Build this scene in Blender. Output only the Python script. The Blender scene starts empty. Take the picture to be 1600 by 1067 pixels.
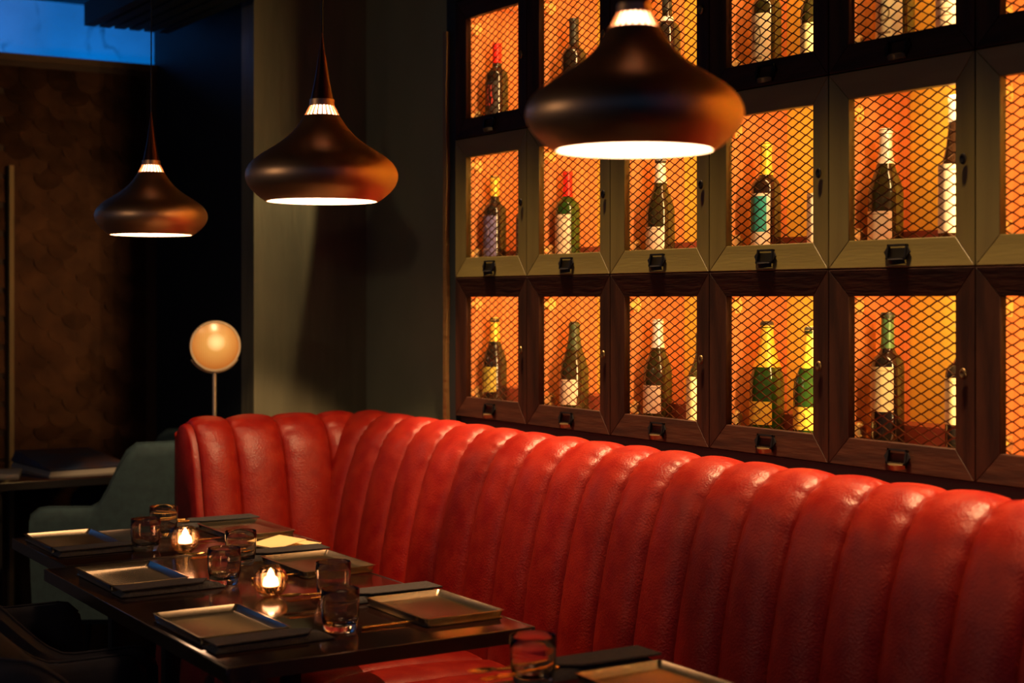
import bpy, bmesh, math, random
from mathutils import Vector, Matrix
random.seed(7)
PI = math.pi
S = bpy.context.scene
COL = S.collection

# ------------------------------------------------------------------ camera
cd = bpy.data.cameras.new('camera')
cam = bpy.data.objects.new('camera', cd); COL.objects.link(cam)
cam.location = (0, 0, 1.45)
cam.rotation_euler = (PI/2, 0, -math.atan2(.5325, .8464))
cd.sensor_width = 36; cd.lens = 54; cd.shift_y = -67.5/1600
cd.clip_start = .05; cd.clip_end = 60
cd.dof.use_dof = True; cd.dof.focus_distance = 3.9; cd.dof.aperture_fstop = 2.8
S.camera = cam
# ------------------------------------------------------------------ world, exposure, lights
S.view_settings.view_transform = 'Standard'
S.view_settings.look = 'None'
S.view_settings.gamma = 1
S.view_settings.use_curve_mapping = False
S.view_settings.exposure = 0.0
W = bpy.data.worlds.new('world'); S.world = W; W.use_nodes = True
W.node_tree.nodes['Background'].inputs[0].default_value = (.05, .12, .42, 1)
W.node_tree.nodes['Background'].inputs[1].default_value = .11

def light(name, kind, loc, target, color, power, size=None, size_y=None, spot=None, blend=.3, parent=None):
    l = bpy.data.lights.new(name, kind); l.color = color; l.energy = power
    if kind == 'AREA':
        l.shape = 'RECTANGLE' if size_y else 'DISK'; l.size = size
        if size_y: l.size_y = size_y
    if kind in ('SPOT', 'POINT') and size: l.shadow_soft_size = size
    if kind == 'SPOT': l.spot_size = spot; l.spot_blend = blend
    o = bpy.data.objects.new(name, l); COL.objects.link(o); o.location = loc
    d = Vector(target) - Vector(loc)
    o.rotation_euler = d.to_track_quat('-Z', 'Y').to_euler()
    if parent: o.parent = parent
    return o

# bluish floods behind the screen wall, and ceiling spotlights, one of them added
light('blue_flood', 'AREA', (1.75, 6.62, 2.10), (1.75, 7.2, 2.70), (.0, .27, 1.0), 13, 2.2, .25)
light('ceiling_spot', 'SPOT', (2.60, 5.13, 2.45), (2.02, 5.30, 1.05), (1.0, .70, .36), 48, .015, math.radians(24), .45)
light('screen_streak_spot', 'SPOT', (2.08, 5.15, 2.75), (1.85, 6.3, .9), (1.0, .55, .22), 3.2, .04, math.radians(60), .8)  # added spot, placed to streak the scale screen with orange
light('corner_spot', 'SPOT', (1.80, 3.0, 2.78), (1.98, 4.62, .80), (1.0, .58, .28), 260, .04, math.radians(26), .6)
# linear ceiling slot light grazing down the locker fronts onto the top of the banquette
o = light('ceiling_slot_light', 'AREA', (2.29, 2.75, 2.80), (2.29, 2.75, 0), (1.0, .58, .27), 15.5, .03, 3.2)
o.rotation_euler = (0, -math.atan2(.14, 1.75), 0); o.data.spread = math.radians(17)
for dy in (3.28, 3.62):
    light('ceiling_downlight', 'SPOT', (1.88, dy, 2.80), (1.925, dy, .48), (1.0, .52, .24), 110, .01, math.radians(8.5), .6)
light('left_room_lamp', 'POINT', (-.84, 3.36, 1.85), (0, 0, 0), (1.0, .72, .5), 13, .06)
LAMP_L = 11
LED_W = 1.9

# ------------------------------------------------------------------ materials
def new_mat(name):
    m = bpy.data.materials.new(name); m.use_nodes = True
    return m, m.node_tree.nodes, m.node_tree.links, m.node_tree.nodes['Principled BSDF']

def mat(name, col, rough=.5, metal=0, col2=None, scale=8, stretch=(1, 1, 1), bump=0, bscale=None, spec=None, coat=0, emit=None, estr=0, detail=5, trans=0, ior=None, rvar=0, contrast=(.35, .65)):
    m, n, l, b = new_mat(name)
    b.inputs['Base Color'].default_value = (*col, 1)
    b.inputs['Roughness'].default_value = rough
    b.inputs['Metallic'].default_value = metal
    if spec is not None: b.inputs['Specular IOR Level'].default_value = spec
    if coat: b.inputs['Coat Weight'].default_value = coat; b.inputs['Coat Roughness'].default_value = .12
    if trans: b.inputs['Transmission Weight'].default_value = trans
    if ior: b.inputs['IOR'].default_value = ior
    if emit: b.inputs['Emission Color'].default_value = (*emit, 1); b.inputs['Emission Strength'].default_value = estr
    if col2 or bump or rvar:
        tc = n.new('ShaderNodeTexCoord'); mp = n.new('ShaderNodeMapping'); l.new(tc.outputs['Object'], mp.inputs[0])
        mp.inputs['Scale'].default_value = stretch
        nz = n.new('ShaderNodeTexNoise'); nz.inputs['Scale'].default_value = scale; nz.inputs['Detail'].default_value = detail
        l.new(mp.outputs[0], nz.inputs[0])
        if col2:
            r = n.new('ShaderNodeValToRGB'); r.color_ramp.elements[0].position = contrast[0]; r.color_ramp.elements[1].position = contrast[1]
            r.color_ramp.elements[0].color = (*col, 1); r.color_ramp.elements[1].color = (*col2, 1)
            l.new(nz.outputs[0], r.inputs[0]); l.new(r.outputs[0], b.inputs['Base Color'])
        if rvar:
            mr = n.new('ShaderNodeMapRange'); mr.inputs[3].default_value = max(0, rough-rvar); mr.inputs[4].default_value = rough+rvar
            l.new(nz.outputs[0], mr.inputs[0]); l.new(mr.outputs[0], b.inputs['Roughness'])
        if bump:
            nb = n.new('ShaderNodeTexNoise'); nb.inputs['Scale'].default_value = bscale or scale; nb.inputs['Detail'].default_value = 4
            l.new(mp.outputs[0], nb.inputs[0])
            bp = n.new('ShaderNodeBump'); bp.inputs['Strength'].default_value = bump; bp.inputs['Distance'].default_value = .01
            l.new(nb.outputs[0], bp.inputs['Height']); l.new(bp.outputs[0], b.inputs['Normal'])
    return m

M = {}
M['floor'] = mat('dark_floorboards', (.02, .012, .008), .4, col2=(.035, .02, .012), scale=3, stretch=(1, 12, 1))
M['ceiling'] = mat('dark_ceiling_paint', (.008, .009, .012), .8)
M['wall'] = mat('dark_green_paint', (.23, .25, .155), .6, col2=(.26, .28, .175), scale=4, bump=.12, bscale=60, spec=.3)
M['wallb'] = mat('brushed_green_paint', (.14, .135, .085), .5, col2=(.20, .19, .115), scale=9, stretch=(1, 1, .15), bump=.3, bscale=30)
M['walld'] = mat('near_black_teal_paint', (.010, .017, .022), .6, spec=.3)
M['leather'] = mat('oxblood_red_leather', (.175, .0045, .0026), .37, col2=(.23, .0115, .0042), scale=22, bump=.2, bscale=190, spec=.38, rvar=.06)
M['darkwood'] = mat('dark_oak', (.040, .013, .006), .6, spec=.2, col2=(.016, .005, .003), scale=6, stretch=(6, 6, .8), bump=.15, bscale=20)
M['darkwoodh'] = mat('dark_oak_cross_grain', (.040, .013, .006), .6, spec=.2, col2=(.016, .005, .003), scale=6, stretch=(6, .8, 6), bump=.15, bscale=20)
M['olive'] = mat('olive_gold_lacquer', (.125, .102, .028), .5, 0, col2=(.15, .125, .035), scale=5, stretch=(6, 6, .6), bump=.06, bscale=30)
M['oliveh'] = mat('olive_gold_lacquer_cross', (.125, .102, .028), .5, 0, col2=(.15, .125, .035), scale=5, stretch=(6, .6, 6), bump=.06, bscale=30)
M['cedar'] = mat('orange_wood', (.74, .28, .10), .5, col2=(.60, .20, .06), scale=7, stretch=(8, 8, .6))
M['backboard'] = mat('amber_backboard', (.93, .68, .10), .6, col2=(.86, .60, .08), scale=5, stretch=(6, 6, .8))
M['riser'] = mat('red_brown_riser', (.30, .07, .035), .5, col2=(.24, .05, .03), scale=7, stretch=(8, .8, 8))
M['mesh'] = mat('black_bronze_mesh', (.10, .045, .02), .38, .8)
M['blackmetal'] = mat('black_metal', (.012, .012, .014), .4, .6)
M['darkbrass'] = mat('aged_brass', (.16, .11, .05), .4, .9)
M['brass'] = mat('bright_brass', (.95, .76, .42), .32, .9)
M['nickel'] = mat('warm_steel', (.60, .54, .44), .25, 1)
M['copper'] = mat('brushed_copper', (.80, .47, .23), .44, 1, rvar=.03, scale=50, stretch=(1, 1, 8), bump=.02, bscale=60)
M['shadein'] = mat('white_shade_inner', (.9, .85, .8), .5)
M['diff'] = mat('lit_opal_diffuser', (1, 1, 1), .5, emit=(1.0, .56, .30), estr=LAMP_L)
M['slit'] = mat('lit_lamp_core', (1, 1, 1), .5, emit=(1.0, .55, .33), estr=7)
M['tray'] = mat('brushed_pewter', (.40, .34, .23), .27, 1)
M['table'] = mat('black_lacquered_wood', (.018, .008, .006), .13, col2=(.03, .012, .008), scale=6, stretch=(8, 1, 1), coat=.4, bump=.01, bscale=9)
M['tedge'] = mat('brass_table_edging', (.16, .135, .11), .28, .95)
M['napkin'] = mat('charcoal_linen', (.038, .040, .044), .9, col2=(.055, .058, .062), scale=120, bump=.4, bscale=300)
M['gold'] = mat('gold_cutlery', (.85, .50, .16), .2, 1)
M['card'] = mat('cream_card', (.80, .62, .30), .7)
M['paper'] = mat('grey_paper', (.35, .33, .28), .7)
M['velvet'] = mat('teal_velvet', (.010, .028, .036), .85, col2=(.014, .038, .046), scale=40, bump=.1)
M['navy'] = mat('navy_velvet', (.004, .005, .014), .8, col2=(.008, .008, .018), scale=40, bump=.1)
M['plaster'] = None
M['wax'] = mat('candle_wax', (.95, .7, .5), .5, emit=(1, .46, .30), estr=9)
M['flame'] = mat('candle_flame', (1, .8, .5), .5, emit=(1, .62, .38), estr=28)
M['lamplens'] = None
M['pole'] = mat('pale_brass_pole', (.62, .52, .36), .35, .9)
M['cover_blue'] = mat('blue_magazine_cover', (.02, .04, .09), .6, col2=(.06, .03, .03), scale=9)
M['litedge'] = mat('gold_lit_edge', (.30, .17, .06), .45, .7, bump=.3, bscale=25, stretch=(1, 1, 2))  # gold tone stands for lamplight on the end edge of the wall

def glassmat(name, tint, rough=.0, gl=.12, trn=(1, 1, 1)):
    # thin clear glass: light passes through, with a sheen at grazing angles
    m = bpy.data.materials.new(name); m.use_nodes = True; n = m.node_tree.nodes; l = m.node_tree.links; n.clear()
    out = n.new('ShaderNodeOutputMaterial'); mx = n.new('ShaderNodeMixShader'); t = n.new('ShaderNodeBsdfTransparent'); g = n.new('ShaderNodeBsdfGlossy')
    t.inputs[0].default_value = (*trn, 1); g.inputs[0].default_value = (*tint, 1); g.inputs['Roughness'].default_value = rough
    lw = n.new('ShaderNodeLayerWeight'); lw.inputs[0].default_value = .35
    mr = n.new('ShaderNodeMapRange'); mr.inputs[3].default_value = gl; mr.inputs[4].default_value = .8
    l.new(lw.outputs['Facing'], mr.inputs[0]); l.new(mr.outputs[0], mx.inputs[0]); l.new(t.outputs[0], mx.inputs[1]); l.new(g.outputs[0], mx.inputs[2]); l.new(mx.outputs[0], out.inputs[0])
    return m
M['globe'] = glassmat('faceted_clear_glass', (1, .9, .7), .05, .14, (1, .93, .78))
M['tumbler'] = mat('smoked_tumbler_glass', (.90, .86, .78), .02, trans=1, ior=1.45)
def bottlemat(name, c): return mat(name, c, .08, trans=.1, ior=1.45, coat=.3)
M['g_black'] = bottlemat('black_bottle_glass', (.018, .013, .010))
M['g_olive'] = bottlemat('olive_bottle_glass', (.035, .03, .009))
M['g_green'] = bottlemat('green_bottle_glass', (.022, .065, .010))
M['g_brown'] = bottlemat('brown_bottle_glass', (.028, .013, .007))

def capmat(name, c): return mat(name, c, .35, .25)
CAPC = {'yellow': (.85, .52, .06), 'white': (.92, .85, .80), 'red': (.75, .02, .015), 'green': (.10, .22, .08), 'dark': (.03, .03, .025), 'goldfoil': (.95, .60, .06), 'darkgreen': (.05, .07, .03)}
for k, c in CAPC.items(): M['cap_'+k] = capmat(k+'_foil', c)
def labelmat(name, base, ink, style):
    m, n, l, b = new_mat(name); b.inputs['Roughness'].default_value = .6
    tc = n.new('ShaderNodeTexCoord'); sp = n.new('ShaderNodeSeparateXYZ'); l.new(tc.outputs['UV'], sp.inputs[0])
    mixc = n.new('ShaderNodeMix'); mixc.data_type = 'RGBA'
    mixc.inputs[6].default_value = (*base, 1); mixc.inputs[7].default_value = (*ink, 1)
    def math_(op, a, bb):
        q = n.new('ShaderNodeMath'); q.operation = op
        for i, v in enumerate((a, bb)):
            if isinstance(v, (int, float)): q.inputs[i].default_value = v
            else: l.new(v, q.inputs[i])
        return q.outputs[0]
    def band(o, lo, hi): return math_('MULTIPLY', math_('GREATER_THAN', o, lo), math_('LESS_THAN', o, hi))
    u, v = sp.outputs[0], sp.outputs[1]
    if style == 'plain': fac = math_('MULTIPLY', band(v, .90, .93), band(u, .1, .9))
    elif style == 'lines':
        f = math_('MAXIMUM', band(v, .60, .66), band(v, .42, .45)); f = math_('MAXIMUM', f, band(v, .28, .31)); fac = math_('MULTIPLY', f, band(u, .25, .75))
    elif style == 'panel': fac = math_('MULTIPLY', band(v, .32, .95), band(u, .12, .86))
    elif style == 'emblem':
        uu = math_('SUBTRACT', u, .5); vv = math_('SUBTRACT', v, .6)
        r = math_('ADD', math_('MULTIPLY', uu, uu), math_('MULTIPLY', vv, vv))
        f = math_('MULTIPLY', math_('GREATER_THAN', r, .018), math_('LESS_THAN', r, .034))
        fac = math_('MAXIMUM', f, math_('MULTIPLY', band(v, .15, .2), band(u, .3, .7)))
    elif style == 'script':
        w = n.new('ShaderNodeTexWave'); w.inputs['Scale'].default_value = 2.2; w.inputs['Distortion'].default_value = 9; l.new(tc.outputs['UV'], w.inputs[0])
        fac = math_('MULTIPLY', math_('LESS_THAN', w.outputs[1], .22), math_('MULTIPLY', band(v, .35, .9), band(u, .2, .85)))
    l.new(fac, mixc.inputs[0]); l.new(mixc.outputs[2], b.inputs['Base Color'])
    return m
M['lb_white'] = labelmat('cream_label', (.90, .74, .60), (.45, .33, .24), 'plain')
M['lb_lines'] = labelmat('cream_label_with_lines', (.88, .72, .56), (.35, .22, .14), 'lines')
M['lb_cream'] = labelmat('pale_yellow_label', (.86, .76, .42), (.62, .50, .25), 'plain')
M['lb_yellow'] = labelmat('yellow_label', (.80, .56, .06), (.30, .22, .05), 'emblem')
M['lb_olive'] = labelmat('olive_yellow_label', (.50, .44, .07), (.25, .22, .05), 'emblem')
M['lb_blue'] = labelmat('violet_blue_label', (.13, .11, .28), (.30, .26, .42), 'emblem')
M['lb_teal'] = labelmat('white_label_with_teal_panel', (.90, .80, .70), (.04, .38, .38), 'panel')
M['lb_red'] = labelmat('black_label_with_red_script', (.02, .015, .015), (.60, .06, .04), 'script')
M['lb_emblem'] = labelmat('cream_label_with_emblem', (.88, .76, .52), (.30, .22, .12), 'emblem')

# blue lit plaster with dark cracks
def plaster():
    m, n, l, b = new_mat('cracked_plaster'); b.inputs['Roughness'].default_value = .8
    tc = n.new('ShaderNodeTexCoord'); nz = n.new('ShaderNodeTexNoise'); nz.inputs['Scale'].default_value = 2.2; nz.inputs['Detail'].default_value = 6
    l.new(tc.outputs['Object'], nz.inputs[0])
    n2 = n.new('ShaderNodeTexNoise'); n2.inputs['Scale'].default_value = 2.6; n2.inputs['Detail'].default_value = 8; n2.inputs['Distortion'].default_value = .8
    l.new(tc.outputs['Object'], n2.inputs[0])
    a = n.new('ShaderNodeMath'); a.operation = 'SUBTRACT'; a.inputs[1].default_value = .5; l.new(n2.outputs[0], a.inputs[0])
    ab = n.new('ShaderNodeMath'); ab.operation = 'ABSOLUTE'; l.new(a.outputs[0], ab.inputs[0])
    r2 = n.new('ShaderNodeValToRGB'); r2.color_ramp.elements[0].position = .0; r2.color_ramp.elements[1].position = .03
    r2.color_ramp.elements[0].color = (.30, .30, .30, 1); l.new(ab.outputs[0], r2.inputs[0])
    r = n.new('ShaderNodeValToRGB'); r.color_ramp.elements[0].color = (.50, .50, .50, 1); r.color_ramp.elements[1].color = (.8, .8, .8, 1)
    r.color_ramp.elements[0].position = .3; r.color_ramp.elements[1].position = .7; l.new(nz.outputs[0], r.inputs[0])
    # cracks only in patches
    n3 = n.new('ShaderNodeTexNoise'); n3.inputs['Scale'].default_value = 3.4; l.new(tc.outputs['Object'], n3.inputs[0])
    r3 = n.new('ShaderNodeValToRGB'); r3.color_ramp.elements[0].position = .48; r3.color_ramp.elements[1].position = .6; l.new(n3.outputs[0], r3.inputs[0])
    mx = n.new('ShaderNodeMix'); mx.data_type = 'RGBA'; mx.blend_type = 'MULTIPLY'; l.new(r3.outputs[0], mx.inputs[0]); l.new(r.outputs[0], mx.inputs[6]); l.new(r2.outputs[0], mx.inputs[7])
    l.new(mx.outputs[2], b.inputs['Base Color'])
    return m
M['plaster'] = plaster()

def scalemat():
    m, n, l, b = new_mat('patinated_copper_scale'); b.inputs['Metallic'].default_value = .85; b.inputs['Roughness'].default_value = .42
    tc = n.new('ShaderNodeTexCoord'); oi = n.new('ShaderNodeObjectInfo'); ad = n.new('ShaderNodeVectorMath'); ad.operation = 'ADD'
    l.new(tc.outputs['Object'], ad.inputs[0]); l.new(oi.outputs['Location'], ad.inputs[1])
    nz = n.new('ShaderNodeTexNoise'); nz.inputs['Scale'].default_value = 9; nz.inputs['Detail'].default_value = 5; l.new(ad.outputs[0], nz.inputs[0])
    r = n.new('ShaderNodeValToRGB'); r.color_ramp.elements[0].color = (.026, .010, .005, 1); r.color_ramp.elements[1].color = (.06, .024, .011, 1)
    r.color_ramp.elements[0].position = .3; r.color_ramp.elements[1].position = .72; l.new(nz.outputs[0], r.inputs[0]); l.new(r.outputs[0], b.inputs['Base Color'])
    bp = n.new('ShaderNodeBump'); bp.inputs['Strength'].default_value = .35; bp.inputs['Distance'].default_value = .01; l.new(nz.outputs[0], bp.inputs['Height']); l.new(bp.outputs[0], b.inputs['Normal'])
    return m
M['scale'] = scalemat()

# glowing ribbed lens: the bulb behind it makes its middle brightest
def lensmat():
    m, n, l, b = new_mat('lit_ribbed_lens'); b.inputs['Base Color'].default_value = (.25, .12, .04, 1); b.inputs['Roughness'].default_value = .25
    tc = n.new('ShaderNodeTexCoord'); vl = n.new('ShaderNodeVectorMath'); vl.operation = 'DISTANCE'; vl.inputs[1].default_value = (0, 0, .012)
    l.new(tc.outputs['Object'], vl.inputs[0])
    r = n.new('ShaderNodeValToRGB'); e = r.color_ramp.elements
    sc = n.new('ShaderNodeMath'); sc.operation = 'MULTIPLY'; sc.inputs[1].default_value = 10; l.new(vl.outputs['Value'], sc.inputs[0])
    e[0].position = .0; e[0].color = (4.5, 3.4, 1.9, 1); e[1].position = .85; e[1].color = (.34, .10, .014, 1)
    q = e.new(.14); q.color = (1.7, 1.1, .45, 1); q = e.new(.40); q.color = (.55, .27, .055, 1)
    l.new(sc.outputs[0], r.inputs[0])
    w = n.new('ShaderNodeTexWave'); w.inputs['Scale'].default_value = 45; w.bands_direction = 'X'; l.new(tc.outputs['Object'], w.inputs[0])
    mr = n.new('ShaderNodeMapRange'); mr.inputs[3].default_value = .8; mr.inputs[4].default_value = 1.05; l.new(w.outputs[1], mr.inputs[0])
    l.new(r.outputs[0], b.inputs['Emission Color']); l.new(mr.outputs[0], b.inputs['Emission Strength'])
    return m
M['lamplens'] = lensmat()

# ------------------------------------------------------------------ helpers
def link(name, me, m=None, parent=None, loc=None, rot=None):
    o = bpy.data.objects.new(name, me); COL.objects.link(o)
    if m and me and len(me.materials) == 0: me.materials.append(M[m] if isinstance(m, str) else m)
    if parent: o.parent = parent
    if loc: o.location = loc
    if rot: o.rotation_euler = rot
    return o
def thing(name, label, cat, loc=(0, 0, 0), rz=0, group=None):
    o = bpy.data.objects.new(name, None); COL.objects.link(o); o.empty_display_size = .1
    o.location = loc; o.rotation_euler = (0, 0, rz); o['label'] = label; o['category'] = cat
    if group: o['group'] = group
    return o
def tag(o, label, cat, group=None):
    o['label'] = label; o['category'] = cat
    if group: o['group'] = group
    return o
def fin(verts, faces, smooth=40, name='m', bevel=0, seg=2):
    me = bpy.data.meshes.new(name); me.from_pydata([tuple(v) for v in verts], [], faces); me.update()
    bm = bmesh.new(); bm.from_mesh(me)
    if bevel: bmesh.ops.bevel(bm, geom=[e for e in bm.edges if len(e.link_faces) == 2 and e.calc_face_angle(0) > .6], offset=bevel, segments=seg, affect='EDGES', profile=.6)
    bmesh.ops.recalc_face_normals(bm, faces=bm.faces)
    bm.to_mesh(me); bm.free()
    if smooth: me.shade_smooth(); me.set_sharp_from_angle(angle=math.radians(smooth))
    return me
class MB:
    def __init__(s): s.v = []; s.f = []
    def add(s, v, f):
        k = len(s.v); s.v += [tuple(p) for p in v]; s.f += [tuple(i+k for i in q) for q in f]; return s
    def box(s, x0, x1, y0, y1, z0, z1, T=None):
        v = [(x, y, z) for x in (x0, x1) for y in (y0, y1) for z in (z0, z1)]
        if T: v = [T @ Vector(p) for p in v]
        return s.add(v, [(0, 1, 3, 2), (4, 6, 7, 5), (0, 4, 5, 1), (2, 3, 7, 6), (0, 2, 6, 4), (1, 5, 7, 3)])
    def lathe(s, prof, seg=32, T=None, cap0=False, cap1=False):
        v = []; f = []
        for r, z in prof:
            for i in range(seg):
                a = 2*PI*i/seg; v.append((r*math.cos(a), r*math.sin(a), z))
        for j in range(len(prof)-1):
            for i in range(seg):
                f.append((j*seg+i, j*seg+(i+1) % seg, (j+1)*seg+(i+1) % seg, (j+1)*seg+i))
        if cap0: f.append(tuple(range(seg-1, -1, -1)))
        if cap1: f.append(tuple((len(prof)-1)*seg+i for i in range(seg)))
        if T: v = [T @ Vector(p) for p in v]
        return s.add(v, f)
    def tube(s, pts, r, seg=10, caps=True):
        pts = [Vector(p) for p in pts]; n = len(pts); v = []; f = []
        for i, p in enumerate(pts):
            d = (pts[min(i+1, n-1)]-pts[max(i-1, 0)]).normalized()
            up = Vector((0, 0, 1)) if abs(d.z) < .95 else Vector((1, 0, 0))
            a = d.cross(up).normalized(); b = d.cross(a)
            rr = r[i] if isinstance(r, (list, tuple)) else r
            for k in range(seg):
                t = 2*PI*k/seg; v.append(p+a*rr*math.cos(t)+b*rr*math.sin(t))
        for i in range(n-1):
            for k in range(seg): f.append((i*seg+k, i*seg+(k+1) % seg, (i+1)*seg+(k+1) % seg, (i+1)*seg+k))
        if caps: f.append(tuple(range(seg))); f.append(tuple((n-1)*seg+k for k in range(seg-1, -1, -1)))
        return s.add(v, f)
    def mesh(s, smooth=40, bevel=0, seg=2): return fin(s.v, s.f, smooth, bevel=bevel, seg=seg)
def box(x0, x1, y0, y1, z0, z1, bevel=0, smooth=40, seg=2): return MB().box(x0, x1, y0, y1, z0, z1).mesh(smooth if bevel else 0, bevel, seg)
def struct(name, me, m, parent=None):
    o = link(name, me, m, parent)
    if not parent: o['kind'] = 'structure'
    return o
def spline(pts, n=8):
    P = [Vector(p) for p in pts]; out = []
    for i in range(len(P)-1):
        p0 = P[max(i-1, 0)]; p1 = P[i]; p2 = P[i+1]; p3 = P[min(i+2, len(P)-1)]
        for k in range(n):
            t = k/n
            out.append(.5*((2*p1)+(-p0+p2)*t+(2*p0-5*p1+4*p2-p3)*t*t+(-p0+3*p1-3*p2+p3)*t**3))
    out.append(P[-1]); return out

# ------------------------------------------------------------------ room shell
CH = 2.832
struct('floor', box(-3.5, 3, -3, 7.4, -.1, 0), 'floor')
struct('ceiling', box(-1.8, 3, .2, 7.4, CH, CH+.1), 'ceiling')
struct('wall_right', box(2.83, 2.95, -.5, 4.38, 0, CH), 'walld')
struct('wall_right_lower', box(2.515, 2.83, -.5, 4.309, 0, 1.067), 'walld')
struct('wall_right_upper', box(2.495, 2.83, -.5, 4.309, 2.412, CH), 'walld')
struct('wall_right_near', box(2.505, 2.83, -.5, .452, 1.067, 2.412), 'walld')
struct('wall_right_return', box(2.498, 2.95, 4.311, 4.372, 0, CH), 'walld')
struct('wall_alcove_right', box(2.666, 2.95, 4.372, 5.41, 0, CH), 'wall')
struct('wall_alcove_back', box(2.206, 2.666, 5.29, 5.41, 0, CH), 'wallb')
struct('wall_passage_right', box(2.206, 2.95, 5.41, 6.385, 0, CH), 'walld')
struct('wall_back', box(-2.5, 3.4, 7.2, 7.35, 0, CH), 'plaster')
# strip up the locker wall's end: lamplight on its edge, put in as gold
mb = MB()
N = 60
for i in range(N):
    z0, z1 = .9+1.42*i/N, .9+1.42*(i+1)/N
    w = .020+.003*math.sin(i*.35)
    mb.box(2.484, 2.497, 4.372-w, 4.372, z0, z1)
struct('lit_edge_1', mb.mesh(0), 'litedge')

# ceiling slats
sl = thing('ceiling_slat_baffle', 'row of dark parallel slats hanging under the ceiling before the blue lit wall', 'ceiling slats', (1.79, 5.1, 2.52))
sm = box(-.021, .021, -1.0, .9, 0, .09)
for i in range(6):
    link('slat', sm, 'walld', sl, (.021+.060*i, 0, 0))
link('crossbar', box(0, .36, -.9, -.86, .09, .311), 'walld', sl)

# copper scale screen
scr = thing('scale_screen', 'tall dark copper screen covered in overlapping fish scale plates', 'screen', (1.8, 6.35, 0))
link('backing', box(-.62, .405, 0, .04, 0, 2.415), mat('dark_brown_board', (.05, .022, .010), .5, .3), scr)
link('top_rail', box(-.62, .405, -.012, .04, 2.415, 2.443), mat('brown_rail', (.10, .05, .02), .5, .2), scr)
link('post', box(-.222, -.204, -.05, -.014, 0, 1.985), mat('pale_gold_post', (.30, .21, .09), .5, .4), scr, )
v = []; f = []
w, h = .058, .082
sp_ = [(-w, 0)]
prof = [(-w, .03)] + [(-w*math.cos(a*PI/10), -.012-.050*math.sin(a*PI/10)) for a in range(11)] + [(w, .03)]
for (x, z) in prof:
    lift = .004 + (.03-z)*.06
    v.append((x, -lift, z))
for (x, z) in prof:
    lift = .001 + (.03-z)*.06 - .0005
    v.append((x, -lift+.0015, z))
n = len(prof)
f.append(tuple(range(n))); f.append(tuple(range(2*n-1, n-1, -1)))
for i in range(n): f.append((i, (i+1) % n, n+(i+1) % n, n+i))
sme = fin(v, f, 0)
vh = [(min(p[0], .004), p[1], p[2]) for p in v]
hme = fin(vh, f, 0)
for r in range(33):
    z = .52+r*.0575
    for c in range(7):
        x = -.232+.1165*c+(.058 if r % 2 else 0)
        if x > .402: continue
        last = x > .345
        o = link('scale', hme if last else sme, 'scale', scr, (min(x, .400), -.002, z), (random.uniform(-.035, .035), random.uniform(-.02, .02), 0 if last else random.uniform(-.05, .05)))

# ------------------------------------------------------------------ wine lockers
CW, RH = .4276, .4463
Y0, Z0, XF = 4.309, 1.070, 2.5
HW = CW/2; G = .0016
OL, OT, OB = .057, .060, .062      # stile and rail widths
def frame_piece(a, b, bi, ai):
    # outer a,b, inner bi,ai : (y, z); outer edge proud, inner edge lower
    v = []
    for (y, z), x in ((a, -.007), (b, -.007), (bi, 0), (ai, 0)): v.append((x, y, z))
    for (y, z) in (a, b, bi, ai): v.append((.020, y, z))
    return fin(v, [(0, 1, 2, 3), (7, 6, 5, 4), (0, 4, 5, 1), (1, 5, 6, 2), (2, 6, 7, 3), (3, 7, 4, 0)], 30, bevel=.0012, seg=1)
y1, y2, z1, z2 = -HW+G, HW-G, G, RH-G
iy1, iy2, iz1, iz2 = y1+OL, y2-OL, z1+OB, z2-OT
F_bot = [(y1, z1), (y2, z1), (iy2, iz1), (iy1, iz1)]; F_top = [(y1, z2), (y2, z2), (iy2, iz2), (iy1, iz2)]
F_far = [(y2, z1), (y2, z2), (iy2, iz2), (iy2, iz1)]; F_near = [(y1, z1), (y1, z2), (iy1, iz2), (iy1, iz1)]
FR = {}
for style, (mv, mh) in {'wood': ('darkwood', 'darkwoodh'), 'olive': ('olive', 'oliveh')}.items():
    FR[style] = []
    for nm, F, mm in (('stile', F_far, mv), ('stile', F_near, mv), ('rail', F_top, mh), ('rail', F_bot, mh)):
        me = frame_piece(*F); me.materials.append(M[mm]); FR[style].append((nm, me))
# expanded metal grille: rows of wavy strands that meet in knots
def grille():
    nx, nz = 7, 30
    gy0, gy1, gz0, gz1 = iy1-.006, iy2+.006, iz1-.006, iz2+.006
    pw = (gy1-gy0)/nx; ph = (gz1-gz0)/nz
    mb = MB(); sub = 4; t = .0013; hw = .0013
    for k in range(nz+1):
        zc = gz0+k*ph
        sgn = 1
        for m in (1,):
            pts = []
            N = nx*2*sub
            for i in range(N+1):
                u = i/(2*sub)*1.0            # in half periods -> periods = u
                ph_ = (u % 1.0)
                tri = 1-abs(2*ph_-1)          # 0..1..0
                tri = tri*tri*(3-2*tri)*.55+tri*.45
                off = (tri-.5)*ph*(1 if k % 2 == 0 else -1)
                z = min(max(zc+off, gz0), gz1)
                pts.append((gy0+(gy1-gy0)*i/N, z))
            for i in range(N):
                (ya, za), (yb, zb) = pts[i], pts[i+1]
                L = math.hypot(yb-ya, zb-za) or 1; nyy, nzz = -(zb-za)/L*hw, (yb-ya)/L*hw
                v = [(0, ya-nyy, za-nzz), (0, yb-nyy, zb-nzz), (-.0008, yb+nyy, zb+nzz), (-.0008, ya+nyy, za+nzz),
                     (t, ya-nyy, za-nzz), (t, yb-nyy, zb-nzz), (t-.0008, yb+nyy, zb+nzz), (t-.0008, ya+nyy, za+nzz)]
                mb.add(v, [(0, 1, 2, 3), (7, 6, 5, 4), (0, 4, 5, 1), (3, 2, 6, 7)])
    return mb.mesh(0)
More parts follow.
